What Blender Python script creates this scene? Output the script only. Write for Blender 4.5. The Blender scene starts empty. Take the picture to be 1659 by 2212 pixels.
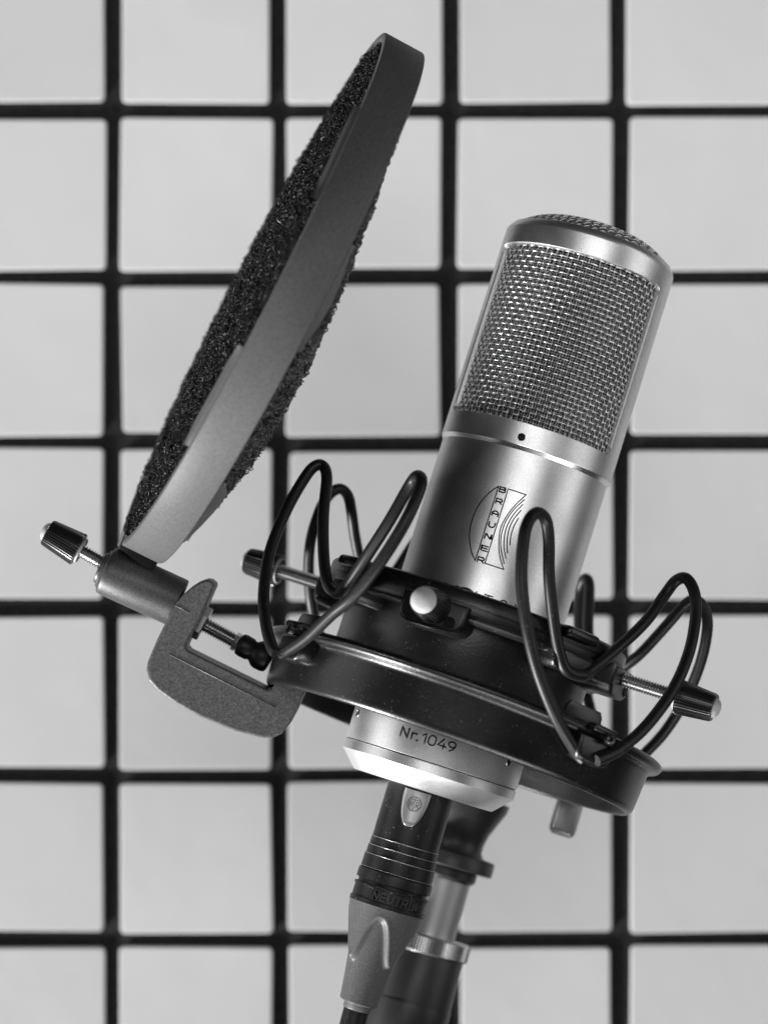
import bpy, bmesh, math, random
from mathutils import Vector, Matrix
R = math.radians
MM = 0.001
random.seed(7)
scn = bpy.context.scene

# ---------------------------------------------------------------- camera, world, lamps, exposure
cam = bpy.data.objects.new('camera', bpy.data.cameras.new('camera'))
scn.collection.objects.link(cam)
cam.location = (0, -0.700, 0)
cam.rotation_euler = (R(90), 0, 0)
cam.data.sensor_fit = 'VERTICAL'
cam.data.sensor_height = 36
cam.data.lens = 85.0
cam.data.clip_start = 0.02
cam.data.clip_end = 20
cam.data.dof.use_dof = True
cam.data.dof.focus_distance = 0.682
cam.data.dof.aperture_fstop = 8.5
scn.camera = cam

world = bpy.data.worlds.new('World')
scn.world = world
world.use_nodes = True
world.node_tree.nodes['Background'].inputs[0].default_value = (1, 1, 1, 1)
world.node_tree.nodes['Background'].inputs[1].default_value = 0.03


def lamp(name, loc, target, size, energy, size_y=None, spread=180):
    l = bpy.data.lights.new(name, 'AREA')
    l.energy = energy
    l.size = size
    if size_y:
        l.shape = 'RECTANGLE'
        l.size_y = size_y
    l.spread = R(spread)
    o = bpy.data.objects.new(name, l)
    scn.collection.objects.link(o)
    o.location = loc
    o.rotation_euler = (Vector(target) - Vector(loc)).to_track_quat('-Z', 'Y').to_euler()
    return o


lamp('key_lamp', (-1.58, -0.28, -1.45), (0, 0.1, 0), 0.30, 108)                    # low on the left, raking the tiles
lamp('low_softbox', (0.02, -0.34, -0.56), (0.02, -0.30, 0.0), 0.90, 2.2, 0.30, 76)     # bright table below
lamp('front_softbox', (0.16, -1.60, 0.40), (0, 0, 0.0), 1.15, 6.4, 0.45)               # bright source behind the photographer, mirrored in the metal
lamp('side_fill', (1.25, -0.45, 0.15), (0, 0, 0.0), 0.70, 3.4, 1.2)                 # added fill lamp, lifts the right of the metal body
lamp('left_fill', (-1.25, -0.25, 0.25), (0, 0, 0.0), 0.70, 3.4, 1.2)                # added fill lamp, lifts the dark left of the body

scn.view_settings.view_transform = 'Standard'
scn.view_settings.look = 'None'
scn.view_settings.exposure = 0.0
scn.view_settings.gamma = 1.0
scn.view_settings.use_curve_mapping = False
scn.render.engine = 'CYCLES'


# ---------------------------------------------------------------- materials
def mat(name, col, rough=0.5, metal=0.0, spec=0.5, grain=0.0, gscale=900, bump=0.0, bscale=1500, bdist=0.05,
        speck=0.0, sscale=600, speckcol=0.35, rvar=0.0, mott=0.0, mscale=150, coat=0.0):
    m = bpy.data.materials.new(name)
    m.use_nodes = True
    nt = m.node_tree
    b = nt.nodes['Principled BSDF']
    g = (col, col, col, 1) if not isinstance(col, tuple) else col
    b.inputs['Base Color'].default_value = g
    b.inputs['Roughness'].default_value = rough
    b.inputs['Metallic'].default_value = metal
    b.inputs['Specular IOR Level'].default_value = spec
    b.inputs['Coat Weight'].default_value = coat
    tc = nt.nodes.new('ShaderNodeTexCoord')

    def noise(scale, detail=2.0):
        n = nt.nodes.new('ShaderNodeTexNoise')
        n.inputs['Scale'].default_value = scale
        n.inputs['Detail'].default_value = detail
        nt.links.new(tc.outputs['Object'], n.inputs['Vector'])
        return n.outputs['Fac']

    def rng(src, a, b_, lo, hi):
        r = nt.nodes.new('ShaderNodeMapRange')
        r.inputs['From Min'].default_value = a
        r.inputs['From Max'].default_value = b_
        r.inputs['To Min'].default_value = lo
        r.inputs['To Max'].default_value = hi
        nt.links.new(src, r.inputs['Value'])
        return r.outputs['Result']

    def math_(op, x, y):
        n = nt.nodes.new('ShaderNodeMath')
        n.operation = op
        for i, v in enumerate((x, y)):
            if isinstance(v, (int, float)):
                n.inputs[i].default_value = v
            else:
                nt.links.new(v, n.inputs[i])
        return n.outputs[0]
    cur = None
    if grain:
        cur = rng(noise(gscale, 1.0), 0.3, 0.7, g[0] * (1 - grain), g[0] * (1 + grain))
    if mott:
        k = rng(noise(mscale, 5.0), 0.3, 0.7, 1 - mott, 1 + mott)
        cur = math_('MULTIPLY', cur if cur is not None else g[0], k)
    if speck:
        s = rng(noise(sscale, 0.0), 0.76, 0.80, 0.0, speck)
        s2 = rng(noise(sscale * 0.13, 2.0), 0.45, 0.6, 0.0, 1.0)
        s = math_('MULTIPLY', s, s2)
        a = math_('MULTIPLY', s, speckcol)
        cur = math_('ADD', cur if cur is not None else g[0], a)
    if cur is not None:
        cc = nt.nodes.new('ShaderNodeCombineColor')
        for i in range(3):
            nt.links.new(cur, cc.inputs[i])
        nt.links.new(cc.outputs[0], b.inputs['Base Color'])
    if rvar:
        nt.links.new(rng(noise(70, 4.0), 0.3, 0.7, rough - rvar, rough + rvar), b.inputs['Roughness'])
    if bump:
        bp = nt.nodes.new('ShaderNodeBump')
        bp.inputs['Strength'].default_value = bump
        bp.inputs['Distance'].default_value = bdist * MM
        nt.links.new(noise(bscale, 2.0), bp.inputs['Height'])
        nt.links.new(bp.outputs['Normal'], b.inputs['Normal'])
    return m


M_TILE = mat('glazed_white_tile', 0.70, 0.34, mott=0.025, mscale=25, bump=0.35, bscale=38, bdist=0.7)
nt_ = M_TILE.node_tree
oi = nt_.nodes.new('ShaderNodeObjectInfo')
mr = nt_.nodes.new('ShaderNodeMapRange')
mr.inputs['To Min'].default_value = 0.93
mr.inputs['To Max'].default_value = 1.04
nt_.links.new(oi.outputs['Random'], mr.inputs['Value'])
mx = nt_.nodes.new('ShaderNodeVectorMath')
mx.operation = 'MULTIPLY'
lk = nt_.nodes['Principled BSDF'].inputs['Base Color'].links[0]
nt_.links.new(lk.from_socket, mx.inputs[0])
nt_.links.new(mr.outputs[0], mx.inputs[1])
nt_.links.new(mx.outputs[0], nt_.nodes['Principled BSDF'].inputs['Base Color'])
M_GROUT = mat('dark_joint', 0.022, 0.9, grain=0.3, gscale=700, spec=0.2)
M_SILVER = mat('satin_nickel', 0.80, 0.40, 1.0, grain=0.10, gscale=2600, bump=0.25, bscale=3800, bdist=0.03, rvar=0.05, mott=0.04, mscale=90)
M_POLISH = mat('polished_bevel', 0.88, 0.26, 1.0)
M_WIREMESH = mat('mesh_wire_steel', 0.80, 0.30, 1.0)
M_FINEMESH = mat('fine_mesh_steel', 0.42, 0.42, 1.0)
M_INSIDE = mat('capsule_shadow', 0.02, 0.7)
M_INK = mat('black_engraving', 0.006, 0.6, spec=0.2)
M_BLACK = mat('black_crinkle_paint', 0.005, 0.31, spec=0.55, rvar=0.05, bump=0.42, bscale=2100, bdist=0.10, speck=1.0, sscale=2300, speckcol=0.10)
M_RUBBER = mat('black_rubber_cord', 0.009, 0.42, spec=0.35, bump=0.2, bscale=1800, bdist=0.04, speck=1.0, sscale=2300, speckcol=0.10)
M_KNOB = mat('black_knurled_plastic', 0.014, 0.28, spec=0.9)
M_TIP = mat('pale_plastic_button', 0.42, 0.50, mott=0.06, mscale=300)
M_THREAD = mat('zinc_thread', 0.58, 0.25, 1.0)
M_RIM = mat('metallic_grey_rim', 0.095, 0.52, 0.10, spec=0.2, grain=0.16, gscale=1500, bump=0.25, bscale=1900, bdist=0.05)
M_FOAM = mat('charcoal_reticulated_foam', 0.003, 0.26, spec=0.28)
M_FOAM_LIT = mat('lit_side_foam', 0.03, 0.25, spec=0.9)  # same foam, paler and glossier to put the brighter light into the colour
M_FOAMCORE = mat('foam_depth', 0.006, 0.8, spec=0.1)
M_CLAMP = mat('dusty_black_clamp', 0.10, 0.45, 0.20, grain=0.30, gscale=2300, mott=0.35, mscale=1300, bump=0.8, bscale=2300, bdist=0.10)
M_BOSS = mat('powder_black_hub', 0.085, 0.45, 0.55, grain=0.25, gscale=2000, bump=0.4, bscale=2200, bdist=0.06)
M_XLR = mat('black_connector_shell', 0.008, 0.40, spec=0.35, speck=1.0, sscale=2500, speckcol=0.22, bump=0.2, bscale=2500, bdist=0.03)
M_BOOT = mat('dark_grey_boot', 0.085, 0.48, spec=0.45, grain=0.2, gscale=2200, speck=1.0, sscale=2600, speckcol=0.15, bump=0.3, bscale=2400, bdist=0.04)
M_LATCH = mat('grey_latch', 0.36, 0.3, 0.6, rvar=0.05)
M_STANDTUBE = mat('brushed_stand_tube', 0.45, 0.50, 1.0, rvar=0.06)
M_STANDDARK = mat('dark_stand_paint', 0.035, 0.4, 0.3, rvar=0.05)


# ---------------------------------------------------------------- helpers (all builders work in millimetres)
def P(px, py, y=0.0):
    """a measured position in the subject's plane (0.134 mm per unit) carried out to depth y, in mm"""
    s = (700.0 + y) / 700.0
    return Vector(((px - 829.5) * 0.134 * s, y, (1106 - py) * 0.134 * s))


def frame(origin, zdir, xhint):
    z = Vector(zdir).normalized()
    x = Vector(xhint)
    x = (x - z * x.dot(z)).normalized()
    y = z.cross(x)
    m = Matrix((x, y, z)).transposed().to_4x4()
    m.translation = Vector(origin)
    return m


def scaled(m):
    m = m.copy()
    m.translation = m.translation * MM
    return m


def empty(name, m, label, cat):
    o = bpy.data.objects.new(name, None)
    o.empty_display_size = 0.01
    scn.collection.objects.link(o)
    o.matrix_world = scaled(m)
    o['label'] = label
    o['category'] = cat
    return o


class MB:
    def __init__(s):
        s.v = []
        s.f = []

    def add(s, vs, fs):
        n = len(s.v)
        s.v.extend([tuple(v) for v in vs])
        s.f.extend([tuple(i + n for i in f) for f in fs])

    def lathe(s, prof, n=96, close=False, a0=0.0, a1=None):
        full = a1 is None
        a1 = 2 * math.pi if full else a1
        cols = n if full else n + 1
        vs = []
        for i in range(cols):
            a = a0 + (a1 - a0) * i / n
            sa, ca = math.sin(a), -math.cos(a)
            vs += [(r * sa, r * ca, z) for r, z in prof]
        k = len(prof)
        fs = []
        for i in range(n):
            j = (i + 1) % cols if full else i + 1
            for q in range(k if close else k - 1):
                q2 = (q + 1) % k
                fs.append((i * k + q, j * k + q, j * k + q2, i * k + q2))
        s.add(vs, fs)
        return s

    def tube(s, pts, rad, sides=10, closed=False, cap=True, flat=None):
        pts = [Vector(p) for p in pts]
        n = len(pts)
        rads = rad if isinstance(rad, (list, tuple)) else [rad] * n
        tans = []
        for i in range(n):
            a = pts[(i - 1) % n] if (closed or i > 0) else pts[i]
            b = pts[(i + 1) % n] if (closed or i < n - 1) else pts[i]
            tans.append((b - a).normalized())
        t0 = tans[0]
        nrm = t0.orthogonal().normalized() if flat is None else Vector(flat)
        vs = []
        for i in range(n):
            t = tans[i]
            nrm = (nrm - t * nrm.dot(t)).normalized()
            bi = t.cross(nrm)
            for q in range(sides):
                a = 2 * math.pi * q / sides
                vs.append(pts[i] + (nrm * math.cos(a) + bi * math.sin(a)) * rads[i])
        fs = []
        for i in range(n if closed else n - 1):
            j = (i + 1) % n
            for q in range(sides):
                q2 = (q + 1) % sides
                fs.append((i * sides + q, i * sides + q2, j * sides + q2, j * sides + q))
        if cap and not closed:
            fs.append(tuple(range(sides))[::-1])
            fs.append(tuple((n - 1) * sides + q for q in range(sides)))
        s.add(vs, fs)
        return s

    def box(s, c, size, m=None, bev=0.0, seg=2):
        bm = bmesh.new()
        bmesh.ops.create_cube(bm, size=1.0)
        for v in bm.verts:
            v.co = Vector((v.co.x * size[0], v.co.y * size[1], v.co.z * size[2]))
        if bev:
            bmesh.ops.bevel(bm, geom=bm.edges[:], offset=bev, segments=seg, affect='EDGES', profile=0.5)
        for v in bm.verts:
            p = (m @ v.co) if m else v.co
            v.co = p + Vector(c)
        s.bm(bm)
        return s

    def bm(s, bm):
        bm.verts.index_update()
        s.add([v.co.copy() for v in bm.verts], [[v.index for v in f.verts] for f in bm.faces])
        bm.free()

    def prism(s, poly, y0, y1, bev=0.0, seg=2):
        bm = bmesh.new()
        vs = [bm.verts.new((x, y0, z)) for x, z in poly]
        f = bm.faces.new(vs)
        r = bmesh.ops.extrude_face_region(bm, geom=[f])
        for e in r['geom']:
            if isinstance(e, bmesh.types.BMVert):
                e.co.y = y1
        bmesh.ops.recalc_face_normals(bm, faces=bm.faces[:])
        if bev:
            es = [e for e in bm.edges if abs(e.verts[0].co.y - e.verts[1].co.y) < 1e-6]
            bmesh.ops.bevel(bm, geom=es, offset=bev, segments=seg, affect='EDGES', profile=0.5)
        s.bm(bm)
        return s

    def xform(s, m):
        s.v = [tuple(m @ Vector(v)) for v in s.v]
        return s

    def build(s, name, material, parent, sharp=35, local=None, kind=None, label=None):
        me = bpy.data.meshes.new(name)
        me.from_pydata([(x * MM, y * MM, z * MM) for x, y, z in s.v], [], s.f)
        bm = bmesh.new()
        bm.from_mesh(me)
        bmesh.ops.recalc_face_normals(bm, faces=bm.faces[:])
        bm.to_mesh(me)
        bm.free()
        me.shade_smooth()
        if sharp:
            me.set_sharp_from_angle(angle=R(sharp))
        me.materials.append(material)
        o = bpy.data.objects.new(name, me)
        scn.collection.objects.link(o)
        o.parent = parent
        if local is not None:
            o.matrix_local = scaled(local)
        if kind:
            o['kind'] = kind
        if label:
            o['label'] = label
        return o


def copy_part(o, parent, local):
    c = o.copy()
    scn.collection.objects.link(c)
    c.parent = parent
    c.matrix_local = scaled(local)
    for ch in list(o.children):
        d = ch.copy()
        scn.collection.objects.link(d)
        d.parent = c
        d.matrix_local = ch.matrix_local.copy()
    return c


def catmull(pts, k=10, closed=False):
    pts = [Vector(p) for p in pts]
    n = len(pts)
    out = []
    for i in range(n if closed else n - 1):
        if closed:
            p0, p1, p2, p3 = (pts[(i + d) % n] for d in (-1, 0, 1, 2))
        else:
            p1, p2 = pts[i], pts[i + 1]
            p0 = pts[i - 1] if i else p1 * 2 - p2
            p3 = pts[i + 2] if i + 2 < n else p2 * 2 - p1
        for j in range(k):
            t = j / k
            out.append(0.5 * ((2 * p1) + (p2 - p0) * t + (2 * p0 - 5 * p1 + 4 * p2 - p3) * t * t + (3 * p1 - p0 - 3 * p2 + p3) * t ** 3))
    if not closed:
        out.append(pts[-1])
    return out


def on_cyl(r, a, z):
    """point on a cylinder: a is arc length from the front in mm, positive to the right"""
    t = a / r
    return Vector((r * math.sin(t), -r * math.cos(t), z))


def pol(r, deg, z):
    return Vector((r * math.sin(R(deg)), -r * math.cos(R(deg)), z))


def stroke(mb, pts, w, r, raise_=0.04, closed=False, k=0):
    """flat engraved or printed line of width w that lies on a cylinder of radius r; pts are (arc, z)"""
    q = [Vector((a, z, 0)) for a, z in pts]
    if k:
        q = catmull(q, k, closed)
    fine = []
    n = len(q)
    for i in range(n if closed else n - 1):
        a, b = q[i], q[(i + 1) % n]
        m = max(1, int((b - a).length / 0.7))
        for j in range(m):
            fine.append(a.lerp(b, j / m))
    if not closed:
        fine.append(q[-1])
    q = fine
    n = len(q)
    vs = []
    for i in range(n):
        a = q[(i - 1) % n] if (closed or i) else q[i]
        b = q[(i + 1) % n] if (closed or i < n - 1) else q[i]
        t = (b - a).normalized()
        d = Vector((-t.y, t.x, 0))
        if 0 < i < n - 1 or closed:
            t1 = (q[i] - a).normalized()
            d = d / max(0.5, abs(d.dot(Vector((-t1.y, t1.x, 0)))))
        e = Vector((0, 0, 0))
        if not closed and i == 0:
            e = -t * w * 0.5
        if not closed and i == n - 1:
            e = t * w * 0.5
        for sgn in (1, -1):
            p = q[i] + e + d * sgn * w / 2
            vs.append(on_cyl(r, p.x, p.y) * ((r + raise_) / r) + Vector((0, 0, p.y * (1 - (r + raise_) / r))))
    base = len(vs)
    vs += [Vector((v.x * (r - 0.05) / (r + raise_), v.y * (r - 0.05) / (r + raise_), v.z)) for v in vs]
    fs = []
    for i in range(n if closed else n - 1):
        j = (i + 1) % n
        a, b, c, d = 2 * i, 2 * i + 1, 2 * j + 1, 2 * j
        fs += [(a, b, c, d), (a, d, d + base, a + base), (b + base, c + base, c, b)]
    if not closed:
        fs += [(0, base, base + 1, 1), (2 * n - 2, 2 * n - 1, 2 * n - 1 + base, 2 * n - 2 + base)]
    mb.add(vs, fs)


# single-line letters on a unit cell (x 0..1, y 0..1); a tuple ending in 's' is smoothed
def arc(cx, cy, rx, ry, a0, a1, n=10):
    return [(cx + rx * math.cos(R(a0 + (a1 - a0) * i / n)), cy + ry * math.sin(R(a0 + (a1 - a0) * i / n))) for i in range(n + 1)]


WIDE = {   # rounded wide capitals
    'B': [[(0, 0), (0, 1), (0.72, 1)] + arc(0.72, 0.77, 0.23, 0.23, 90, -90, 5) + [(0, 0.54)], [(0.74, 0.54)] + arc(0.74, 0.27, 0.26, 0.27, 90, -90, 6) + [(0, 0)]],
    'R': [[(0, 0), (0, 1), (0.7, 1)] + arc(0.7, 0.7, 0.3, 0.3, 90, -90, 7) + [(0.12, 0.4)], [(0.6, 0.4), (0.98, 0)]],
    'A': [[(0, 0), (0, 0.45)] + arc(0.5, 0.45, 0.5, 0.55, 180, 0, 10) + [(1, 0)], [(0, 0.4), (1, 0.4)]],
    'U': [[(0, 1), (0, 0.5)] + arc(0.5, 0.5, 0.5, 0.5, 180, 360, 10) + [(1, 1)]],
    'N': [[(0, 0), (0, 1), (0.12, 1), (0.88, 0.1), (1, 0.1), (1, 1)]],
    'E': [[(1, 1), (0, 1), (0, 0), (1, 0)], [(0, 0.5), (0.95, 0.5)]],
    'P': [[(0, 0), (0, 1), (0.7, 1)] + arc(0.7, 0.72, 0.3, 0.28, 90, -90, 7) + [(0, 0.44)]],
    'H': [[(0, 0), (0, 1)], [(1, 0), (1, 1)], [(0, 0.5), (1, 0.5)]],
    'T': [[(0, 1), (1, 1)], [(0.5, 1), (0.5, 0)]],
    'O': [arc(0.5, 0.5, 0.5, 0.5, 0, 360, 22)],
    'M': [[(0, 0), (0, 1), (0.5, 0.35), (1, 1), (1, 0)]],
    'I': [[(0.5, 0), (0.5, 1)]],
    'K': [[(0, 0), (0, 1)], [(1, 1), (0.05, 0.45)], [(0.3, 0.6), (1, 0)]],
    'n': [[(0, 0), (0, 1), (1, 0), (1, 1)]],
}
DIN = {
    'N': [[(0, 0), (0, 1), (0.56, 0), (0.56, 1)]],
    'r': [[(0, 0), (0, 0.68)], [(0, 0.48), (0.1, 0.63), (0.22, 0.68), (0.33, 0.67)]],
    '.': [[(0, 0.02), (0.04, 0.02)]],
    '1': [[(0, 0.74), (0.26, 1), (0.26, 0)]],
    '0': [arc(0.27, 0.73, 0.27, 0.27, 0, 180, 9) + arc(0.27, 0.27, 0.27, 0.27, 180, 360, 9) + [(0.54, 0.73)]],
    '4': [[(0.36, 1), (0, 0.27), (0.62, 0.27)], [(0.44, 0.52), (0.44, 0)]],
    '9': [arc(0.28, 0.71, 0.28, 0.29, 0, 360, 18), [(0.56, 0.71), (0.54, 0.5), (0.4, 0.2), (0.18, 0)]],
}


def text(mb, glyphs, a, z, w, h, sw, r, shear=0.0, raise_=0.04):
    for st in glyphs:
        stroke(mb, [(a + (x + shear * y) * w, z + y * h) for x, y in st], sw, r, raise_)


# ---------------------------------------------------------------- tiled wall behind
WALL_Y = 175.0
wall = MB().box((0, WALL_Y + 13, 0), (680, 20, 560), bev=0.5).build('tiled_wall', M_GROUT, None)
wall['kind'] = 'structure'
wall['label'] = 'white square wall tiles with wide dark joints behind the microphone'
gx = [-1250, -886, -522, -123, 243, 604, 972, 1340, 1706, 2070, 2434, 2798]
gy = [-480, -120, 237, 597, 955, 1313, 1676, 2031, 2392, 2750]
rt = random.Random(3)
gap_v = 5.0
for i in range(len(gx) - 1):
    for j in range(len(gy) - 1):
        if (i in (0, 1, 9, 10)) and j in (0, 8):
            continue
        tl = P(gx[i], gy[j], WALL_Y)
        br = P(gx[i + 1], gy[j + 1], WALL_Y)
        gh = rt.uniform(2.35, 3.05)
        jig = lambda: rt.uniform(-0.6, 0.6)
        x0, x1 = tl.x + 3.15 + jig(), br.x - 3.15 + jig()
        z1, z0 = tl.z - gh + jig(), br.z + gh + jig()
        cr = 1.7
        poly = []
        skew = [rt.uniform(-0.5, 0.5) for _ in range(8)]
        cs = [(x0 + skew[0], z0 + skew[1]), (x1 + skew[2], z0 + skew[3]), (x1 + skew[4], z1 + skew[5]), (x0 + skew[6], z1 + skew[7])]
        for q, (cx, cz) in enumerate(cs):
            ix = cx + cr * (1 if q in (0, 3) else -1)
            iz = cz + cr * (1 if q in (0, 1) else -1)
            for k in range(5):
                a = R([180, 270, 0, 90][q] + 90 * k / 4)
                poly.append((ix + cr * math.cos(a), iz + cr * math.sin(a)))
        th = 1.9 + rt.uniform(-0.2, 0.2)
        t = MB().prism(poly, WALL_Y + 3 - th, WALL_Y + 3.3, bev=0.45, seg=3)
        t.v = [(x, y - WALL_Y - 13 + 0, z) for x, y, z in t.v]
        tx, tz = rt.gauss(0, 0.004), rt.gauss(0, 0.004)
        mx0, mz0 = (x0 + x1) / 2, (z0 + z1) / 2
        t.v = [(x, y + (x - mx0) * tx + (z - mz0) * tz, z) for x, y, z in t.v]
        o = t.build('tile', M_TILE, wall, sharp=12, local=Matrix.Translation((0, WALL_Y + 13, 0)))

# ---------------------------------------------------------------- microphone
FM = frame(P(927, 1662, 0), P(1267, 570, 16) - P(927, 1662, 0), (1, 0, 0))
mic = empty('studio_microphone', FM, 'silver large-diaphragm studio microphone with woven mesh head and black logo', 'microphone')
ROT = -7.0
RH, RB = 25.7, 25.0
# tube from the bottom bevel up to the head
lower = [(9.0, -6.4), (20.6, -6.3), (21.0, -6.1), (25.5, -1.5), (25.8, -1.2), (25.8, 1.35), (25.55, 1.5)]
MB().lathe(lower, 160).build('bottom_cap', M_SILVER, mic, sharp=28)
body = [(25.3, 1.5), (25.3, 1.75), (25.75, 1.9), (25.8, 2.0), (25.8, 13.5), (25.6, 13.7), (RB, 14.4), (RB, 93.4)]
MB().lathe(body, 160).build('body_tube', M_SILVER, mic, sharp=28)
MB().lathe([(25.22, 1.2), (25.32, 1.62), (25.22, 2.1)], 160).build('seam', M_INK, mic, sharp=0)
MB().lathe([(RB, 93.4), (RH, 94.6), (RH, 94.75)], 160).build('bevel_ring', M_POLISH, mic, sharp=20)

# head frame: a tube with two rounded window openings
s0, s1, sw0, sw1 = 94.75, 158.5, 101.3, 152.8
WH = 67.5    # half width of a window in degrees
cornr = 2.3


def window_edge(deg):
    """height interval of the opening at an angle from the window centre (None outside)"""
    d = abs((deg + 180) % 360 - 180)
    d = min(d, abs(((deg - 180) + 180) % 360 - 180))
    x = (WH - d) * math.pi / 180 * RH
    if x <= 0:
        return None
    c = 0 if x > cornr else cornr - math.sqrt(max(0, cornr ** 2 - (cornr - x) ** 2))
    return sw0 + c, sw1 - c


angs = []
for side in (0, 180):
    lst = [-WH, -WH + 0.15, -WH + 0.6, -WH + 1.4, -WH + 2.6, -WH + 4, -WH + 5.12]
    lst += [(-WH + 5.12) + (2 * WH - 10.24) * i / 52 for i in range(1, 52)]
    lst += [-x for x in lst[:7]][::-1]
    angs += [side + x for x in lst]
    angs += [side + WH + (180 - 2 * WH) * i / 14 for i in range(1, 14)]
ri = 24.2
hf = MB()
n = len(angs)
vs, fs = [], []
for a in angs:
    w = window_edge(a) or (127, 127)
    e = 0.2 if window_edge(a) else 0.0
    dd = a + ROT
    for (r, z) in ((RH, s0), (RH, w[0] - e), (RH - 0.3, w[0]), (ri, w[0]), (ri, s0)):
        vs.append(pol(r, dd, z))
    for (r, z) in ((RH, s1), (RH, w[1] + e), (RH - 0.3, w[1]), (ri, w[1]), (ri, s1)):
        vs.append(pol(r, dd, z))
for i in range(n):
    j = (i + 1) % n
    for base in (0, 5):
        for q in range(4):
            fs.append((i * 10 + base + q, j * 10 + base + q, j * 10 + base + q + 1, i * 10 + base + q + 1))
    # side faces of the struts
    wi, wj = window_edge(angs[i]), window_edge(angs[j])
hf.add(vs, fs)
hf.build('head_frame', M_SILVER, mic, sharp=40)
# struts beside the windows get inner edges
for side in (0, 180):
    for sg in (-1, 1):
        st = MB()
        prof = [pol(RH, side + sg * WH + ROT, 0), pol(RH - 0.35, side + sg * (WH - 0.75) + ROT, 0), pol(ri, side + sg * (WH - 0.75) + ROT, 0), pol(ri, side + sg * (WH + 1.5) + ROT, 0)]
        vv = []
        for z in (sw0 + cornr, sw1 - cornr):
            vv += [Vector((p.x, p.y, z)) for p in prof]
        st.add(vv, [(0, 1, 5, 4), (1, 2, 6, 5), (2, 3, 7, 6)])
        st.build('window_reveal', M_SILVER, mic, sharp=30)
MB().lathe([(RH, s1), (RH - 0.08, 159.0), (RH - 0.4, 159.6), (24.45, 160.8), (24.15, 160.95), (23.75, 160.85), (23.5, 160.0)], 160).build('top_ring', M_SILVER, mic, sharp=45)

# woven wire grille
wm = MB()
rw, pitch, amp, wr = 24.15, 1.60, 0.25, 0.20
ncol = int(round(2 * math.pi * rw / pitch / 2)) * 2
nrow = int((sw1 - sw0 + 3) / pitch)
for c in range(ncol):
    ang = 360.0 * c / ncol
    pts = []
    for k in range(nrow * 4 + 1):
        ph = k / 4.0
        off = amp * math.cos(math.pi * (ph + c))
        pts.append(pol(rw + off, ang, sw0 - 1.5 + ph * pitch))
    wm.tube(pts, wr, 4, cap=False)
for q in range(nrow + 1):
    z = sw0 - 1.5 + q * pitch
    pts = []
    for k in range(ncol * 4):
        ph = k / 4.0
        off = -amp * math.cos(math.pi * (ph + q))
        pts.append(pol(rw + off, 360.0 * ph / ncol, z))
    wm.tube(pts, wr, 4, closed=True)
wm.build('wire_grille', M_WIREMESH, mic, sharp=0, kind='stuff')
fm = MB()
rf, fp = 23.0, 0.78
for c in range(int(2 * math.pi * rf / fp)):
    a = 360 * c / int(2 * math.pi * rf / fp)
    fm.tube([pol(rf, a, sw0 - 1.5), pol(rf, a, sw1 + 1.5)], 0.15, 4, cap=False)
for q in range(int((sw1 - sw0 + 3) / fp)):
    fm.tube([pol(rf + 0.12, 360 * k / 90, sw0 - 1.5 + q * fp) for k in range(90)], 0.15, 4, closed=True)
fm.build('inner_grille', M_FINEMESH, mic, sharp=0, kind='stuff')
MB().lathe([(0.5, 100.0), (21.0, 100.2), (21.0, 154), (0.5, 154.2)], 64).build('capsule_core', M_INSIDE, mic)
# domed woven top
tm = MB()
Rt, ht, tp = 23.75, 5.7, 1.70


def dome(x, y, off):
    rr = math.hypot(x, y) / Rt
    z = 160.5 + ht * (1 - min(1, rr) ** 4)
    return Vector((x, y, z + off))


half = int(Rt / tp)
for ax in (0, 1):
    for c in range(-half, half + 1):
        q = c * tp
        ln = math.sqrt(max(0, Rt * Rt - q * q))
        pts = []
        steps = max(4, int(2 * ln / tp * 4))
        for k in range(steps + 1):
            t = -ln + 2 * ln * k / steps
            off = 0.2 * math.cos(math.pi * (t / tp + c)) * (1 if ax == 0 else -1)
            x, y = (q, t) if ax == 0 else (t, q)
            ca, sa = math.cos(R(38)), math.sin(R(38))
            pts.append(dome(x * ca - y * sa, x * sa + y * ca, off))
        tm.tube(pts, 0.21, 4, cap=False)
tm.build('top_grille', M_WIREMESH, mic, sharp=0, kind='stuff')
MB().lathe([(23.2, 159.6)] + [(22.9 * math.sin(R(a)), 159.4 + 5.4 * math.cos(R(a)) ** 0.6) for a in range(90, -1, -9)][1:], 64).build('top_lining', M_FINEMESH, mic)


# screw holes
def disc_on(r, deg, z, rad, depth=0.05, n=20):
    c = pol(r + depth, deg, z)
    out = pol(1, deg, 0)
    tx = Vector((math.cos(R(deg)), math.sin(R(deg)), 0))
    zz = Vector((0, 0, 1))
    vs = [c + tx * rad * math.cos(2 * math.pi * k / n) + zz * rad * math.sin(2 * math.pi * k / n) for k in range(n)]
    # keep it on the cylinder
    vs = [Vector((v.x, v.y, 0)).normalized() * (r + depth) + Vector((0, 0, v.z)) for v in vs]
    vs2 = [Vector((v.x, v.y, 0)).normalized() * (r - 0.6) + Vector((0, 0, v.z)) for v in vs]
    mb = MB()
    mb.add(vs + vs2, [tuple(range(n))] + [(k, (k + 1) % n, n + (k + 1) % n, n + k) for k in range(n)])
    return mb


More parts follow.
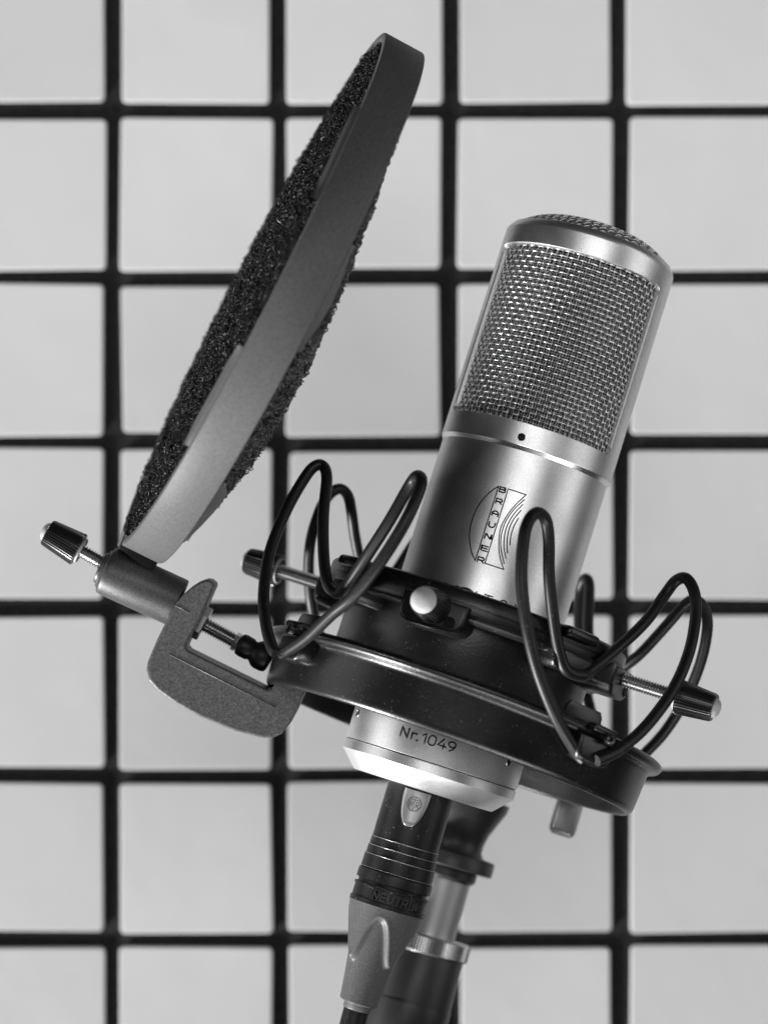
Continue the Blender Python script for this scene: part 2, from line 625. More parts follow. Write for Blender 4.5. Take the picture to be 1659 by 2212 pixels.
def socket_screw(r, deg, z, rad, name):
    sc = disc_on(r, deg, z, rad, 0.03).build(name, M_INK, mic, sharp=30)
    out = pol(1, deg, 0)
    tx = Vector((math.cos(R(deg)), math.sin(R(deg)), 0))
    rim = [pol(r + 0.04, deg, z) + tx * rad * 1.02 * math.cos(R(k * 15)) + Vector((0, 0, rad * 1.02 * math.sin(R(k * 15)))) for k in range(24)]
    MB().tube(rim, 0.09, 5, closed=True).build('hole_rim', M_POLISH, sc, sharp=0)
    MB().tube([pol(r + 0.05, deg, z) + tx * rad * 0.42 * math.cos(R(k * 60)) + Vector((0, 0, rad * 0.42 * math.sin(R(k * 60)))) for k in range(6)], 0.11, 4, closed=True).build('socket', M_KNOB, sc, sharp=0)


socket_screw(RH, -7.8, 96.95, 1.12, 'set_screw')
socket_screw(25.8, -71, 9.0, 1.0, 'set_screw')
socket_screw(25.8, 53, 8.6, 1.0, 'set_screw')

# emblem: measured strokes, arc length and height in mm
lg = MB()
w = 0.33
stroke(lg, [(-5.56, 81.75), (-7.0, 80.1), (-7.95, 78.6), (-9.2, 75.9), (-9.85, 73.3), (-10.08, 70.7), (-9.85, 68.0), (-9.2, 65.4), (-7.95, 62.7), (-7.0, 61.2), (-5.58, 59.65)], w, RB, k=4)
stroke(lg, [(-5.56, 81.75), (-5.58, 59.65)], w, RB)
stroke(lg, [(2.62, 81.7), (-2.7, 81.8), (-2.75, 59.65), (2.8, 59.6)], w, RB)
stroke(lg, [(2.62, 81.7), (0.84, 78.5), (-0.5, 75.4), (-1.28, 72.2), (-1.42, 70.6), (-1.3, 69.0), (-0.6, 66.0), (0.6, 63.0), (2.8, 59.6)], w, RB, k=4)
stroke(lg, [(2.51, 80.2), (0.51, 76.56), (-0.57, 73.1), (-0.78, 70.6), (-0.62, 68.2), (0.3, 65.1), (2.43, 61.24)], w, RB, k=4)
stroke(lg, [(2.5, 78.7), (0.9, 75.33), (0.15, 72.0), (0.1, 70.0), (0.32, 68.3), (1.0, 65.7), (2.52, 62.69)], w, RB, k=4)
stroke(lg, [(2.52, 77.01), (1.32, 73.97), (0.92, 70.9), (1.38, 67.4), (2.47, 64.37)], w, RB, k=4)
stroke(lg, [(2.48, 74.61), (1.95, 72.0), (1.95, 69.3), (2.46, 66.73)], w, RB, k=4)
for ch, z in (('B', 80.4), ('R', 76.98), ('A', 73.4), ('U', 69.95), ('N', 66.5), ('E', 63.0), ('R', 59.6)):
    text(lg, WIDE[ch], -5.0, z, 1.75, 1.35, 0.42, RB)
lg.build('emblem', M_INK, mic, sharp=0)
mn = MB()
for ch, a in zip('PHANTOM', (-17.6, -12.96, -8.3, -3.64, 1.02, 5.68, 10.35)):
    text(mn, WIDE['n'] if ch == 'N' else WIDE[ch], a - 1.1, 49.15, 2.2, 2.1, 0.36, RB)
mn.build('model_name', M_INK, mic, sharp=0)
sn = MB()
h = 2.65
for ch, a in (('N', -11.35), ('r', -8.0), ('.', -6.3), ('1', -4.95), ('0', -3.05), ('4', -0.25), ('9', 2.65)):
    text(sn, DIN[ch], a, 6.35, 3.75, h, 0.42, 25.8)
sn.build('serial_number', M_INK, mic, sharp=0)

# ---------------------------------------------------------------- shock mount
mount = empty('shock_mount', FM, 'black wire-sprung shock mount cradling the silver microphone', 'shock mount')
# ring frame: tilted a little against the microphone
RC = P(927 + 24.5 * 0.956 + 55 * 0.293, 1662 + 24.5 * 0.293 - 55 * 0.956, 1.0)
FR = frame(RC, (math.sin(R(20.1)), 0.147, math.cos(R(20.1))), (1, 0, 0))
RL = FM.inverted() @ FR
ringprof = [(53.9, -0.1), (54.5, -0.7), (55.0, -0.7), (55.5, -0.35), (56.0, 0.45), (56.2, 1.3), (56.8, 11.2), (57.1, 12.2), (57.8, 12.6), (58.5, 12.7), (59.3, 13.0), (59.9, 13.6), (60.1, 14.3),
            (59.8, 15.3), (58.9, 15.8), (55.6, 15.9), (54.9, 15.5), (54.5, 14.8), (54.2, 12.0)]
ring = MB().lathe(ringprof, 160, close=True).build('lower_ring', M_BLACK, mount, sharp=50, local=RL)
MB().lathe([(60.02, 14.2), (60.25, 14.3), (60.25, 14.5), (60.0, 14.65)], 160).build('lip_ridge', M_BLACK, ring, sharp=30)

COL = Matrix.Translation((0, 0, 45)) @ Matrix.Rotation(R(1.3), 4, 'Y') @ Matrix.Translation((0, 0, -45))
collar = MB().lathe([(35.2, 16.5), (36.5, 16.2), (36.9, 16.8), (36.9, 41.0), (35.0, 41.5)], 128, close=True).build('collar_sleeve', M_BLACK, mount, sharp=50, local=COL)
flange = MB().lathe([(34.5, 41.0), (42.3, 40.7), (43.3, 40.85), (44.2, 41.35), (44.8, 42.2), (45.05, 43.2), (45.05, 44.9), (44.8, 45.1), (44.8, 45.35), (45.05, 45.55),
                     (44.9, 48.2), (44.4, 49.0), (43.2, 49.4), (34.5, 49.4), (33.6, 48.6), (33.6, 42.0)], 160, close=True).build('collar_flange', M_BLACK, mount, sharp=50, local=COL)


def rot_z(deg):
    return Matrix.Rotation(R(deg), 4, 'Z')


# angled bosses that carry the thumb screws; local frame: -Y is outwards
SCREWS = ((-15.5, 48.6, 41.8), (70.0, 64.5, 41.6), (-110.0, 64.5, 42.0), (161.0, 50.0, 41.8))


def screw_boss():
    mb = MB()
    poly = []
    for k in range(25):
        a = R(180 + 180 * k / 24)
        poly.append((10.0 * math.cos(a) if abs(math.cos(a)) < 0.9 else 10.0 * math.copysign(1, math.cos(a)), 39.2 + 3.9 * math.sin(a)))
    poly = [(-9.5, 44.6)] + [(-9.6 + 0, 39.0), (-8.6, 37.0), (-6.5, 35.9), (6.5, 35.9), (8.6, 37.0), (9.6, 39.0)] + [(9.5, 44.6)]
    mb.prism(poly, -47.6, -34.0, bev=1.1, seg=3)
    return mb


b0 = screw_boss().build('screw_boss', M_BLACK, mount, sharp=50, local=COL @ rot_z(SCREWS[0][0]))
MB().lathe([(0.2, -0.2), (1.4, -0.2), (1.7, 0.1), (1.7, 1.2)], 24).xform(Matrix.Translation((5.6, -47.75, 38.9)) @ Matrix.Rotation(R(90), 4, 'X') @ Matrix.Scale(-1, 4, (0, 0, 1))).build('eyelet', M_INK, b0, sharp=40)
for d, r0, z in SCREWS[1:3]:
    copy_part(b0, mount, COL @ rot_z(d))


# thumb screws: axis along -Y (outwards) from radius r0
def thumb_screw(parent, local, thread_from, name='thumb_screw', tip=1.0):
    """knob axis is local +Z starting at 0; thread runs back to thread_from"""
    kb = MB()
    nr = 34
    prof = [(3.0, -0.1), (4.75, 0.0), (5.0, 0.35), (4.85, 1.2), (4.05, 10.0), (3.75, 10.6), (2.6, 10.7)]
    vs, fs = [], []
    N = nr * 4
    for i in range(N):
        a = 2 * math.pi * i / N
        d = (0.0, 0.0, 0.36, 0.36)[i % 4]
        for q, (r, z) in enumerate(prof):
            rr = r - (d if 2 <= q <= 5 else 0)
            vs.append((rr * math.cos(a), rr * math.sin(a), z))
    k = len(prof)
    for i in range(N):
        j = (i + 1) % N
        for q in range(k - 1):
            fs.append((i * k + q, j * k + q, j * k + q + 1, i * k + q + 1))
    kb.add(vs, fs)
    kb.add([(3.0 * math.cos(R(a * 12)), 3.0 * math.sin(R(a * 12)), -0.1) for a in range(30)], [tuple(range(30))])
    ko = kb.build(name, M_KNOB, parent, sharp=25, local=local)
    MB().lathe([(r * tip, z) for r, z in ((2.9, 10.4), (2.85, 10.9), (2.5, 11.5), (1.8, 12.0), (0.9, 12.25), (0.01, 12.3))], 32).build('end_button', M_TIP, ko)
    MB().lathe([(3.6, -0.9), (3.9, -0.7), (3.9, -0.1)], 32).build('washer', M_TIP, ko)
    th = MB()
    pts = []
    ln = thread_from
    pitch_t = 0.84
    zz = -ln
    prof2 = []
    while zz < -0.4:
        prof2 += [(1.55, zz), (2.12, zz + pitch_t * 0.5)]
        zz += pitch_t
    # helical thread: shift the profile with the angle
    cols = 24
    vs, fs = [], []
    k = len(prof2)
    for i in range(cols + 1):
        a = 2 * math.pi * i / cols
        for r, z in prof2:
            vs.append((r * math.cos(a), r * math.sin(a), z + pitch_t * i / cols))
    for i in range(cols):
        for q in range(k - 1):
            fs.append((i * k + q, (i + 1) * k + q, (i + 1) * k + q + 1, i * k + q + 1))
    th.add(vs, fs)
    th.build('thread', M_THREAD, ko, sharp=30)
    return ko


def radial(deg, r, z, tilt=0.0):
    p = pol(r, deg, z)
    return frame(p, pol(1, deg, 0) + Vector((0, 0, tilt)), (0, 0, 1))


for d, r0, z in SCREWS[:3]:
    thumb_screw(mount, COL @ radial(d, r0, z), r0 - 38, tip=1.25 if d == SCREWS[0][0] else 1.0)
MB().lathe([(0.2, 3.6), (3.6, 3.4), (4.2, 2.6), (4.2, -2)], 32).xform(radial(-10.0, 30, 46.8) @ Matrix.Rotation(0, 4, 'X')).build('rubber_pad', M_RUBBER, mount)

# four bent suspension wires
PH = (-56.0, 38.0, 124.0, -142.0)
RLI = RL


def ringpt(deg, r, z):
    return RL @ pol(r, deg, z)


# each cord as measured: (px, py, depth in mm); lower end, outer strand, peak, inner strand, collar, and mirrored up the other arm
CORDS = {
    -56.0: [(598, 1412, -34), (588, 1398, -33), (575, 1350, -27), (570, 1280, -20), (584, 1190, -12), (620, 1100, -5), (660, 1030, -1), (682, 1006, 0), (699, 1008, 0), (706, 1035, -3), (699, 1110, -9),
            (699, 1190, -15), (705, 1250, -21), (716, 1273, -23), (734, 1281, -26), (752, 1262, -30), (792, 1202, -37), (842, 1124, -43), (884, 1050, -46), (900, 1029, -49), (910, 1036, -53), (905, 1062, -56),
            (874, 1130, -59), (821, 1215, -58), (766, 1285, -54), (719, 1325, -49), (665, 1376, -42), (622, 1405, -37), (604, 1414, -35)],
    38.0: [(1262, 1642, -49), (1245, 1625, -50), (1202, 1552, -56), (1162, 1452, -61), (1137, 1350, -63), (1126, 1250, -62), (1131, 1165, -59), (1142, 1125, -56), (1160, 1108, -53), (1178, 1122, -50), (1185, 1165, -48),
           (1186, 1250, -45), (1197, 1350, -41), (1211, 1420, -38), (1226, 1450, -36), (1256, 1459, -33), (1275, 1448, -31), (1325, 1408, -26), (1392, 1345, -19), (1436, 1284, -14), (1459, 1255, -14), (1482, 1250, -16), (1499, 1280, -19),
           (1502, 1330, -22), (1488, 1408, -28), (1453, 1490, -35), (1394, 1570, -42), (1335, 1620, -46), (1288, 1643, -49)],
    124.0: [(1345, 1660, 35), (1330, 1640, 37), (1295, 1590, 45), (1272, 1520, 52), (1256, 1430, 57), (1250, 1340, 59), (1252, 1280, 59), (1258, 1256, 57), (1266, 1250, 55), (1272, 1262, 53), (1272, 1300, 50),
            (1270, 1360, 45), (1278, 1420, 38), (1296, 1450, 33), (1322, 1455, 29), (1345, 1442, 26), (1385, 1410, 22), (1440, 1350, 16), (1480, 1305, 13), (1503, 1297, 12), (1522, 1318, 12),
            (1527, 1360, 13), (1513, 1430, 17), (1480, 1510, 22), (1436, 1580, 27), (1390, 1630, 31), (1360, 1658, 34)],
    -142.0: [(724, 1420, 50), (712, 1402, 48), (690, 1370, 44), (674, 1310, 39), (667, 1240, 35), (671, 1170, 31), (690, 1105, 29), (712, 1068, 28), (735, 1056, 28), (752, 1072, 29), (760, 1110, 31), (767, 1160, 34),
             (780, 1220, 38), (795, 1250, 41), (820, 1262, 43), (850, 1240, 46), (890, 1180, 50), (935, 1120, 54), (960, 1095, 57), (975, 1105, 60), (972, 1150, 64), (940, 1230, 67), (890, 1310, 64), (835, 1375, 58), (770, 1415, 53), (740, 1424, 51)],
}
MI = FM.inverted()


def wire_points(phi):
    pts = []
    n = len(CORDS[phi])
    for i, (x, y, d) in enumerate(CORDS[phi]):
        out = 3.2 * max(0, 1 - min(i, n - 1 - i) / 3) + 2.6 * max(0, 1 - abs(i - n * 0.5) / 3)      # clear of the lugs
        pts.append(MI @ P(x, y, d + 4.0 + out * (-1 if d < 0 else 1)))
    return pts


for phi in PH:
    pts = catmull(wire_points(phi), 7)
    wv = MB().tube(pts, 1.68, 14)
    wv.build('suspension_wire', M_RUBBER, mount, sharp=60)
    # clips: at the collar and at the lower ring
    m3 = rot_z(phi).to_3x3()
    MB().box((0, -45.3, 47.9), (12.5, 5.0, 3.2), None, 1.3, 3).build('wire_clip', M_BLACK, mount, sharp=50, local=COL @ rot_z(phi))
    MB().prism([(-7.5, 43.0), (-7.2, 39.5), (-6.2, 37.6), (-4.5, 37.0), (4.5, 37.0), (6.2, 37.6), (7.2, 39.5), (7.5, 43.0)], -46.4, -34, bev=1.1, seg=3).build('wire_lug', M_BLACK, mount, sharp=50, local=COL @ rot_z(phi))
    MB().prism([(-6.8, 13.2), (-6.6, 9.0), (-5.4, 6.6), (-3.4, 5.8), (3.4, 5.8), (5.4, 6.6), (6.6, 9.0), (6.8, 13.2)], -61.4, -54.6, bev=1.3, seg=3).build('wire_lug', M_BLACK, ring, sharp=50, local=rot_z(phi))
    MB().box((0, -60.8, 15.7), (9.0, 4.2, 2.2), None, 0.9, 3).build('wire_clip', M_BLACK, ring, sharp=50, local=rot_z(phi))
    MB().prism([(-6.5, 15.5), (-6.5, 19.0), (-5.4, 20.6), (5.4, 20.6), (6.5, 19.0), (6.5, 15.5)], -56.4, -54.9, bev=0.5, seg=2).build('clip_plate', M_BLACK, ring, sharp=40, local=rot_z(phi - 4))
    sc = MB().lathe([(0.5, 0.0), (0.62, 0.5), (1.2, 0.62), (1.45, 0.4), (1.5, -1.0)], 20).xform(radial(phi + 1, 63.9, 14.0)).build('clip_screw', M_KNOB, ring)

# pale lever tab hanging behind the lower ring
tb = MB().box((0, 0, 0), (8.4, 4.5, 16), None, 1.9, 4)
tbm = FM.inverted() @ frame(P(1226, 1752, 58), FR.to_3x3() @ Vector((-0.05, 0, 1)), (1, 0, 0))
tb.build('lever_tab', M_LATCH, mount, sharp=50, local=tbm)

# ---------------------------------------------------------------- pop filter with its clamp
D0 = P(582, 646, 0)
FD = frame(D0, (0.891, 0.160, -0.4535), (0.451, 0, 0.892))   # z: towards the microphone, x: up along the rim
pop = empty('pop_filter', frame(P(310, 1265, 0), (0, 0, 1), (1, 0, 0)), 'round foam pop filter in grey metal rim clamped left of the microphone', 'pop filter')
PI = frame(P(310, 1265, 0), (0, 0, 1), (1, 0, 0)).inverted()
DL = PI @ FD
rimp = [(79.6, -5.9), (80.2, -6.25), (82.0, -6.25), (82.4, -6.1), (82.6, -5.75), (82.6, 5.75), (82.4, 6.1), (82.0, 6.25), (80.2, 6.25), (79.6, 5.9)]
rim = MB().lathe(rimp, 220, close=True).build('rim', M_RIM, pop, sharp=50, local=DL)
# the near point of the rim is the direction in the disc plane that faces the camera
toc = (FD.to_3x3().inverted() @ (Vector((0, -700, 0)) - D0))
near = math.degrees(math.atan2(toc.x, -toc.y))     # same angle convention as pol()


def dome_l(rho):
    q = min(1, rho / 79.5)
    return 6.1 + 3.6 * (1 - q ** 2.2)


def dome_r(x, rho):
    q = min(1, rho / 79.5)
    return 5.6 + 10.8 * (1 - q ** 2.2) * (1 - 0.0070 * x)


fr = random.Random(11)
for side in (-1, 1):
    core = MB()
    rows = 26
    seg = 96
    vs = []
    for i in range(rows + 1):
        rho = 79.9 * i / rows
        for j in range(seg):
            a = 360 * j / seg
            p = pol(rho, a, 0)
            z = -(dome_l(rho) - 1.3) if side < 0 else dome_r(p.x, rho) - 1.3
            z += 0.5 * math.sin(p.x * 0.21 + 1.3 * side) * math.sin(p.y * 0.17 + 0.5)
            vs.append((p.x, p.y, z))
    fs = []
    for i in range(rows):
        for j in range(seg):
            j2 = (j + 1) % seg
            fs.append((i * seg + j, (i + 1) * seg + j, (i + 1) * seg + j2, i * seg + j2))
    core.add(vs, fs)
    co = core.build('foam_pad', M_FOAMCORE, pop, sharp=0, local=DL)
    # open cells of the foam: small bent loops all over the pad
    cell = MB()
    cnt = 13000 if side < 0 else 9000
    for q in range(cnt):
        rho = 79.8 * math.sqrt(fr.random())
        a = fr.uniform(0, 360)
        p = pol(rho, a, 0)
        z = -(dome_l(rho) - 0.9) if side < 0 else dome_r(p.x, rho) - 0.9
        z += fr.uniform(-0.5, 0.75) * side
        z += 0.5 * math.sin(p.x * 0.21 + 1.3 * side) * math.sin(p.y * 0.17 + 0.5)
        c = Vector((p.x, p.y, z))
        nrm = Vector((fr.gauss(0, 1), fr.gauss(0, 1), fr.gauss(0, 0.9)))
        if nrm.length < 0.1:
            continue
        nrm.normalize()
        e1 = nrm.orthogonal().normalized()
        e2 = nrm.cross(e1)
        rr = fr.uniform(0.5, 0.95) * (1.0 if side < 0 else 1.25)
        k = 7
        ecc = fr.uniform(0.65, 1.0)
        ring_pts = [c + e1 * rr * math.cos(2 * math.pi * t / k) + e2 * rr * ecc * math.sin(2 * math.pi * t / k) + Vector((fr.uniform(-0.32, 0.32), fr.uniform(-0.32, 0.32), fr.uniform(-0.32, 0.32))) * rr for t in range(k)]
        cell.tube(ring_pts, fr.uniform(0.10, 0.16) * (1.0 if side < 0 else 1.3), 3, closed=True)
    cell.build('foam_cells', M_FOAM if side < 0 else M_FOAM_LIT, co, sharp=0, kind='stuff')

# retaining tabs curling over the foam on both faces
for side, centers in ((-1, (32, -21.5)), (1, (5, -48))):
    for cdeg in centers:
        tabm = MB()
        nseg = 16
        prof_n = 5
        vs = []
        for i in range(nseg + 1):
            f = i / nseg
            hwd = 11.5 if side < 0 else 11.0
            a = near - cdeg - hwd + 2 * hwd * f
            bump_ = math.sin(math.pi * f) ** 1.1
            ext = 2.9 * min(1.0, 5 * f, 5 * (1 - f)) ** 0.7
            for q in range(prof_n):
                rho = (80.8 - ext * q / (prof_n - 1)) if side < 0 else (80.7 - 8.0 * bump_ * q / (prof_n - 1))
                p = pol(rho, a, 0)
                base = dome_l(rho) + 0.75 if side < 0 else dome_r(p.x, rho) + 0.9
                z = max(base, 6.1) + 0.25 * q if (q or side > 0) else 5.9
                vs.append((p.x, p.y, z * side))
        m_ = len(vs)
        vs += [(x * 0.995, y * 0.995, z - 0.9 * side) for x, y, z in vs]
        fs = []
        for i in range(nseg):
            for q in range(prof_n - 1):
                A = (i * prof_n + q, (i + 1) * prof_n + q, (i + 1) * prof_n + q + 1, i * prof_n + q + 1)
                fs += [A, tuple(x + m_ for x in A[::-1])]
            q = prof_n - 1
            fs.append((i * prof_n + q, (i + 1) * prof_n + q, (i + 1) * prof_n + q + m_, i * prof_n + q + m_))
        tabm.add(vs, fs)
        tabm.build('retaining_tab', M_RIM, rim, sharp=40)

# clamp: hub, screw, knob and C-shaped jaw share one axis
A0, A1 = P(131, 1166.5, 0), P(534, 1391, 0)      # knob centre to rubber tip
ax = (A1 - A0).normalized()


def axf(px, py):
    p = P(px, py, 0)
    t = (p - A0).dot(ax)
    return PI @ frame(A0 + ax * t, ax, (0, 1, 0))


hubax = (P(396, 1306, 0) - P(232, 1231, 0)).normalized()
hubf = PI @ frame(P(214, 1224, 0), hubax, (0, 1, 0))
hub = MB().lathe([(0.1, 0.4), (4.4, 0.4), (4.7, 0.6), (4.8, 1.2), (5.6, 1.4), (5.9, 2.0), (6.7, 2.2), (7.1, 2.7), (7.2, 3.6), (7.2, 25.0), (7.0, 25.4), (0.1, 25.4)], 64)
hub.build('hub', M_BOSS, pop, sharp=40, local=hubf)
sd = MB().prism([(-5.9, -83.6), (-6.3, -79.0), (6.3, -79.0), (5.9, -86.0)], -5.5, 5.5, bev=0.5, seg=2)
sd.xform(Matrix.Rotation(R(0), 4, 'X'))
sdm = PI @ frame(D0, (0.46, 0, 0.888), FD.to_3x3() @ Vector((0, 0, 1)))
sd.build('rim_foot', M_KNOB, pop, sharp=30, local=sdm)
kf = PI @ frame(P(172, 1188, 0), -ax, (0, 1, 0))
thumb_screw(pop, kf, 9.5, 'thumb_screw')
# jaw outline (x, z in mm)
J = [(449, 1250), (459, 1252), (467, 1259), (468, 1266), (440, 1330), (409, 1388), (407, 1396), (413, 1403), (573, 1482), (582, 1486), (590, 1483), (600, 1468), (606, 1452),
     (672, 1470), (664, 1489), (648, 1525), (632, 1555), (612, 1580), (590, 1590), (568, 1589), (510, 1574), (438, 1545), (385, 1515), (346, 1487), (328, 1466), (322, 1444), (325, 1425), (345, 1378),
     (373, 1322), (384, 1303), (400, 1283), (419, 1266), (436, 1255)]
o0 = P(310, 1265, 0)
poly = [((P(x, y, 0) - o0).x, (P(x, y, 0) - o0).z) for x, y in J]
MB().prism(poly, -7.5, 7.0, bev=0.8, seg=3).build('clamp_jaw', M_CLAMP, pop, sharp=12)
# raised panel ridges on the jaw face
for a, b in (((413, 1320), (385, 1306)), ((371, 1410), (598, 1524))):
    pa, pb = P(a[0], a[1], 0) - o0, P(b[0], b[1], 0) - o0
    pa.y = pb.y = -7.45
    MB().tube([pa, pb], 0.22, 6).build('casting_line', M_CLAMP, pop, sharp=0)
# nut, inner screw, rubber tip
def xr(px):
    return P(px, 1348 + (px - 440) * 0.545, 0)
ax2 = (xr(560) - xr(440)).normalized()
nf = PI @ frame(xr(436), ax2, (0, 1, 0))
MB().lathe([(2.0, -1.3), (4.9, -1.3), (5.1, -1.0), (5.1, 0.9), (4.7, 1.2), (2.0, 1.2)], 6).build('nut', M_THREAD, pop, sharp=30, local=nf)
th = MB()
prof2 = []
zz = 0.0
while zz < 10.0:
    prof2 += [(1.75, zz), (2.42, zz + 0.42)]
    zz += 0.84
vs, fs = [], []
k = len(prof2)
for i in range(25):
    a = 2 * math.pi * i / 24
    vs += [(r * math.cos(a), r * math.sin(a), z + 0.84 * i / 24) for r, z in prof2]
for i in range(24):
    fs += [(i * k + q, (i + 1) * k + q, (i + 1) * k + q + 1, i * k + q + 1) for q in range(k - 1)]
th.add(vs, fs)
th.build('clamp_screw', M_THREAD, pop, sharp=30, local=PI @ frame(xr(440), ax2, (0, 1, 0)))
MB().lathe([(1.0, -0.5), (2.7, -0.5), (2.8, 0.0), (2.8, 0.7), (2.4, 0.9), (1.0, 0.9)], 8).build('lock_nut', M_THREAD, pop, sharp=30, local=PI @ frame(xr(509), ax2, (0, 1, 0)))
MB().lathe([(0.1, -0.2), (2.6, -0.2), (3.2, 0.3), (3.4, 1.5), (3.3, 3.6), (2.9, 4.3), (3.2, 4.9), (4.0, 5.8), (4.3, 7.0), (4.2, 9.0), (3.8, 10.0), (3.0, 10.4), (0.1, 10.5)], 40).build('rubber_foot', M_RUBBER, pop, sharp=45, local=PI @ frame(xr(511) + ax2 * 0.9, ax2, (0, 1, 0)))

# ---------------------------------------------------------------- cable with connector
XA, XB = P(909.5, 1707.5, -1), P(774, 2170, -8)
FX = frame(XA, XA - XB, (1, 0, 0))          # z runs up; parts use negative z downwards
cable = empty('microphone_cable', FX, 'black cable connector plugged into the bottom of the microphone', 'cable')
sh = [(0.1, 3.2), (8.6, 3.2), (8.7, 0.9), (9.3, 0.8), (9.6, 0.3), (9.75, -0.6), (9.8, -14.0), (9.8, -16.15), (9.98, -16.25), (10.0, -18.6), (10.22, -18.7), (10.25, -21.2),
      (10.5, -21.3), (10.6, -25.0), (10.6, -25.2), (10.2, -25.5)]
shell = MB().lathe(sh, 96).build('shell', M_XLR, cable, sharp=18)
for ez, er in ((-16.2, 9.97), (-18.65, 10.2), (-21.25, 10.46), (-25.05, 10.6)):  # pale rings added along the steps as built-in edge highlights
    MB().lathe([(er - 0.1, ez + 0.08), (er + 0.06, ez + 0.06), (er + 0.08, ez - 0.06), (er - 0.1, ez - 0.1)], 96).build('step_highlight', M_LATCH, shell, sharp=0)
bd = [(10.2, -25.3), (10.9, -25.5), (11.0, -26.6), (11.0, -28.3), (10.4, -28.5), (10.2, -28.6), (10.2, -29.5), (10.9, -29.6), (11.05, -29.8), (11.05, -30.3), (10.75, -30.45), (10.75, -33.6), (11.1, -33.8), (11.1, -34.9), (10.5, -35.1)]
band = MB().lathe(bd, 96).build('name_band', M_XLR, cable, sharp=25)
nm = MB()
x = -5.0
for ch, wd in zip('NEUTRIK', (1.55, 1.35, 1.5, 1.35, 1.5, 0.6, 1.4)):
    gl = WIDE['n'] if ch == 'N' else WIDE[ch]
    text(nm, gl, x, -33.1, wd, 2.1, 0.48, 10.75, shear=0.12, raise_=0.28)
    x += wd + 0.72
nm.build('raised_lettering', M_STANDDARK, band, sharp=30)
fr_ = MB()
stroke(fr_, [(-5.7, -33.45), (-5.4, -30.55), (7.2, -30.55), (7.5, -33.45)], 0.22, 10.75, 0.28, closed=True)
stroke(fr_, [(8.6, -32.6), (8.9, -32.0)], 1.2, 10.75, 0.3)
fr_.build('lettering_frame', M_STANDDARK, band, sharp=30)
# boot with wavy grip
bt = MB()
NA, NZ = 220, 120
vs = []
for i in range(NZ + 1):
    f = i / NZ
    z = -35.0 - 27.8 * f
    rb = 11.05 - 3.9 * f ** 0.92 - 0.35 * math.sin(math.pi * f)
    for j in range(NA):
        a = 360 * j / NA
        edge = -44.7 + 6.4 * math.cos(R(4 * (a + 4)))      # four tongues around
        slope = 25.6 * math.sin(R(4 * (a + 4))) / rb
        d = (edge - z) / 0.6 / math.sqrt(1 + slope * slope)
        s_ = 1 / (1 + math.exp(max(-40, min(40, d * 2))))      # 1 above the edge, 0 below
        lipb = 0.22 * math.exp(-((d + 1.0) / 1.2) ** 2)
        rr = rb - 1.45 * (1 - s_) * (1 if f > 0.02 else f / 0.02) + lipb
        vs.append(pol(rr, a, z))
fs = []
for i in range(NZ):
    for j in range(NA):
        j2 = (j + 1) % NA
        fs.append((i * NA + j, i * NA + j2, (i + 1) * NA + j2, (i + 1) * NA + j))
bt.add(vs, fs)
boot = bt.build('boot', M_BOOT, cable, sharp=0)
MB().lathe([(5.35, -62.6), (5.2, -63.1), (4.3, -63.4), (4.2, -63.6), (4.15, -64.8), (3.9, -65.1), (3.0, -65.2)], 64).build('strain_relief', M_BOOT, cable, sharp=40)
cp = [Vector((0, 0, -63.5)), Vector((0, 0, -67)), Vector((0.35, -0.4, -74)), Vector((1.8, -1.5, -90)), Vector((5, -3, -115)), Vector((11, -3, -150))]
MB().tube(catmull(cp, 8), 3.75, 24).build('cord', M_RUBBER, cable, sharp=60)
# release latch
lt = MB()
nu, nv = 14, 18
vs = []
for i in range(nv + 1):
    f = i / nv
    z = -0.55 - 10.6 * f
    hw = 4.15 * math.sqrt(max(0.0, 1 - max(0, (f - 0.12) / 0.88) ** 2.3))
    for j in range(nu + 1):
        a = -0.9 + hw * (-1 + 2 * j / nu) * (1 - 0.12 * f)
        edge = min(1, (1 - abs(-1 + 2 * j / nu)) * 7)
        rr = 9.72 + 0.42 * edge ** 0.5 * min(1, (1 - f) * 9)
        vs.append(on_cyl(rr, a * rr / 9.8, z))
fs = []
for i in range(nv):
    for j in range(nu):
        fs.append((i * (nu + 1) + j, i * (nu + 1) + j + 1, (i + 1) * (nu + 1) + j + 1, (i + 1) * (nu + 1) + j))
lt.add(vs, fs)
latch = lt.build('release_latch', M_LATCH, cable, sharp=60)
em = MB()
stroke(em, [(-0.95 + 2.0 * math.cos(R(15 * k)), -4.3 + 2.0 * math.sin(R(15 * k))) for k in range(24)], 0.26, 10.15, 0.10, closed=True)
stroke(em, [(-0.95, -2.5), (-0.95, -6.1)], 0.22, 10.15, 0.10)
stroke(em, [(-2.0, -3.1), (0.1, -3.1)], 0.22, 10.15, 0.10)
stroke(em, [(-2.3, -5.2), (-2.3, -3.7), (-1.4, -5.0), (-1.4, -3.6)], 0.22, 10.15, 0.10)
stroke(em, [(-0.4, -5.2), (-0.4, -3.6), (0.3, -3.6), (0.5, -4.0), (0.3, -4.4), (-0.3, -4.4), (0.5, -5.3)], 0.22, 10.15, 0.10)
em.build('maker_mark', M_BOOT, latch, sharp=30)
ol = []
for i in range(nv + 1):
    f = i / nv
    hw = 4.15 * math.sqrt(max(0.0, 1 - max(0, (f - 0.12) / 0.88) ** 2.3))
    ol.append((-0.9 - hw * (1 - 0.12 * f) - 0.12, -0.55 - 10.75 * f))
ol2 = [(-1.8 - x_, z_) for x_, z_ in ol[::-1]]
gm = MB()
stroke(gm, ol + ol2[1:], 0.3, 9.8, 0.03)
gm.build('latch_gap', M_INK, latch, sharp=0)

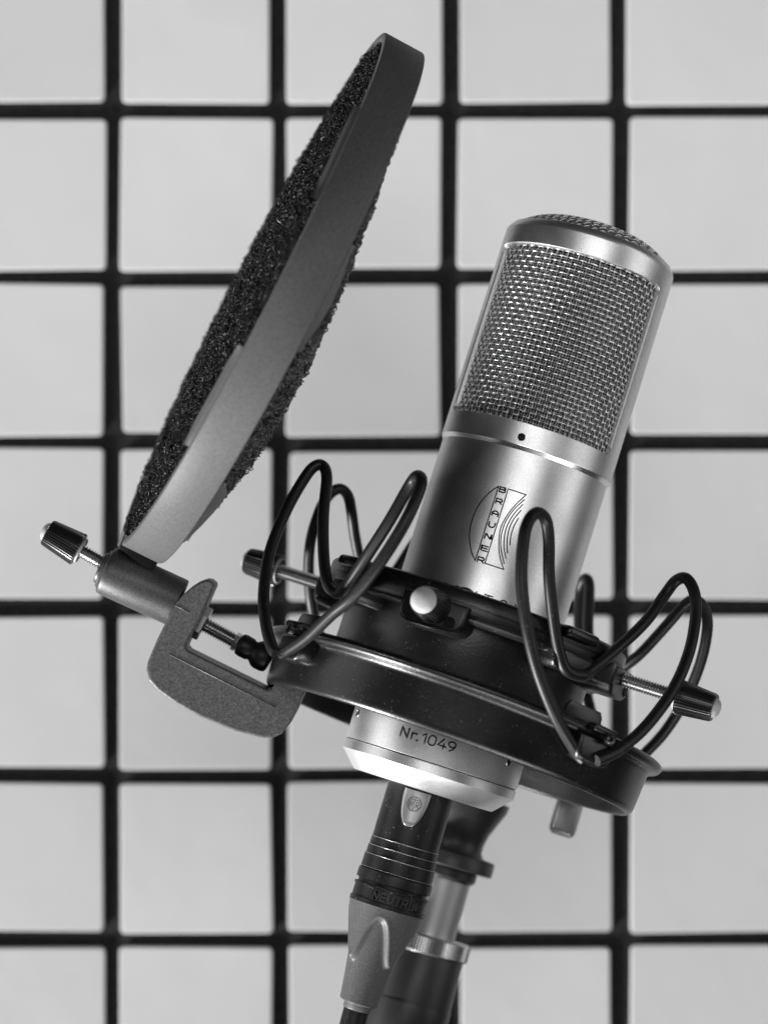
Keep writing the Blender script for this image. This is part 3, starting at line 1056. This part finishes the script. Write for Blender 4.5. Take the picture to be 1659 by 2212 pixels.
# ---------------------------------------------------------------- microphone stand behind
SA, SB = P(889, 2143, 50), P(1010, 1705, 59)
FS = frame(SA, SB - SA, (1, 0, 0))
stand = empty('microphone_stand', FS, 'dark microphone stand with knurled ring, out of focus behind the cable', 'microphone stand')
up = (SB - SA).length
MB().lathe([(13.2, -3.0), (13.1, 12.0), (12.9, 12.6), (4, 12.6)], 64).build('lower_sleeve', M_STANDDARK, stand, sharp=40)
MB().lathe([(4, -3.0), (13.45, -3.0), (13.5, -3.4), (13.3, -14), (12.4, -16)], 64).build('joint_sleeve', M_STANDDARK, stand, sharp=40)
kn = MB()
vs, fs = [], []
N = 200
pr = [(9.0, 12.6), (13.4, 12.6), (14.1, 13.1), (14.1, 17.6), (13.3, 18.3), (8.5, 18.4)]
k = len(pr)
for i in range(N):
    a = 2 * math.pi * i / N
    for q, (r, z) in enumerate(pr):
        rr = r - (0.28 if (i % 2 and q in (2, 3)) else 0)
        vs.append((rr * math.cos(a), rr * math.sin(a), z))
for i in range(N):
    j = (i + 1) % N
    fs += [(i * k + q, j * k + q, j * k + q + 1, i * k + q + 1) for q in range(k - 1)]
kn.add(vs, fs)
kn.build('knurled_ring', M_THREAD, stand, sharp=20)
MB().lathe([(8.7, 16.0), (8.7, 36.5)], 64).build('tube', M_STANDTUBE, stand)
MB().lathe([(8.4, 36.0), (9.0, 36.2), (10.0, 37.2), (10.1, 39.6), (9.4, 40.0)], 64).build('collar', M_STANDDARK, stand, sharp=40)
MB().lathe([(6, 40.0), (14.0, 40.0), (14.5, 40.5), (14.5, 44.2), (14.2, 44.7), (10.5, 45.2), (9.6, 46.6), (9.5, 49.0), (10.3, 52.5), (12.0, 56.5), (13.8, 60.5), (14.2, 63.0), (6, 63.5)], 64).build('flared_head', M_STANDDARK, stand, sharp=40)
MB().box((0, 3.0, 65.5), (22, 7, 12), None, 1.5, 3).build('ring_bracket', M_STANDDARK, stand, sharp=40)
ball = []
for a in range(-80, 81, 8):
    ball.append((19.0 * math.cos(R(a)), -30.0 + 16.0 * math.sin(R(a))))
MB().lathe(ball, 64).build('swivel_joint', M_STANDDARK, stand)
MB().lathe([(8.5, -42), (8.5, -190)], 48).build('boom_tube', M_STANDDARK, stand)
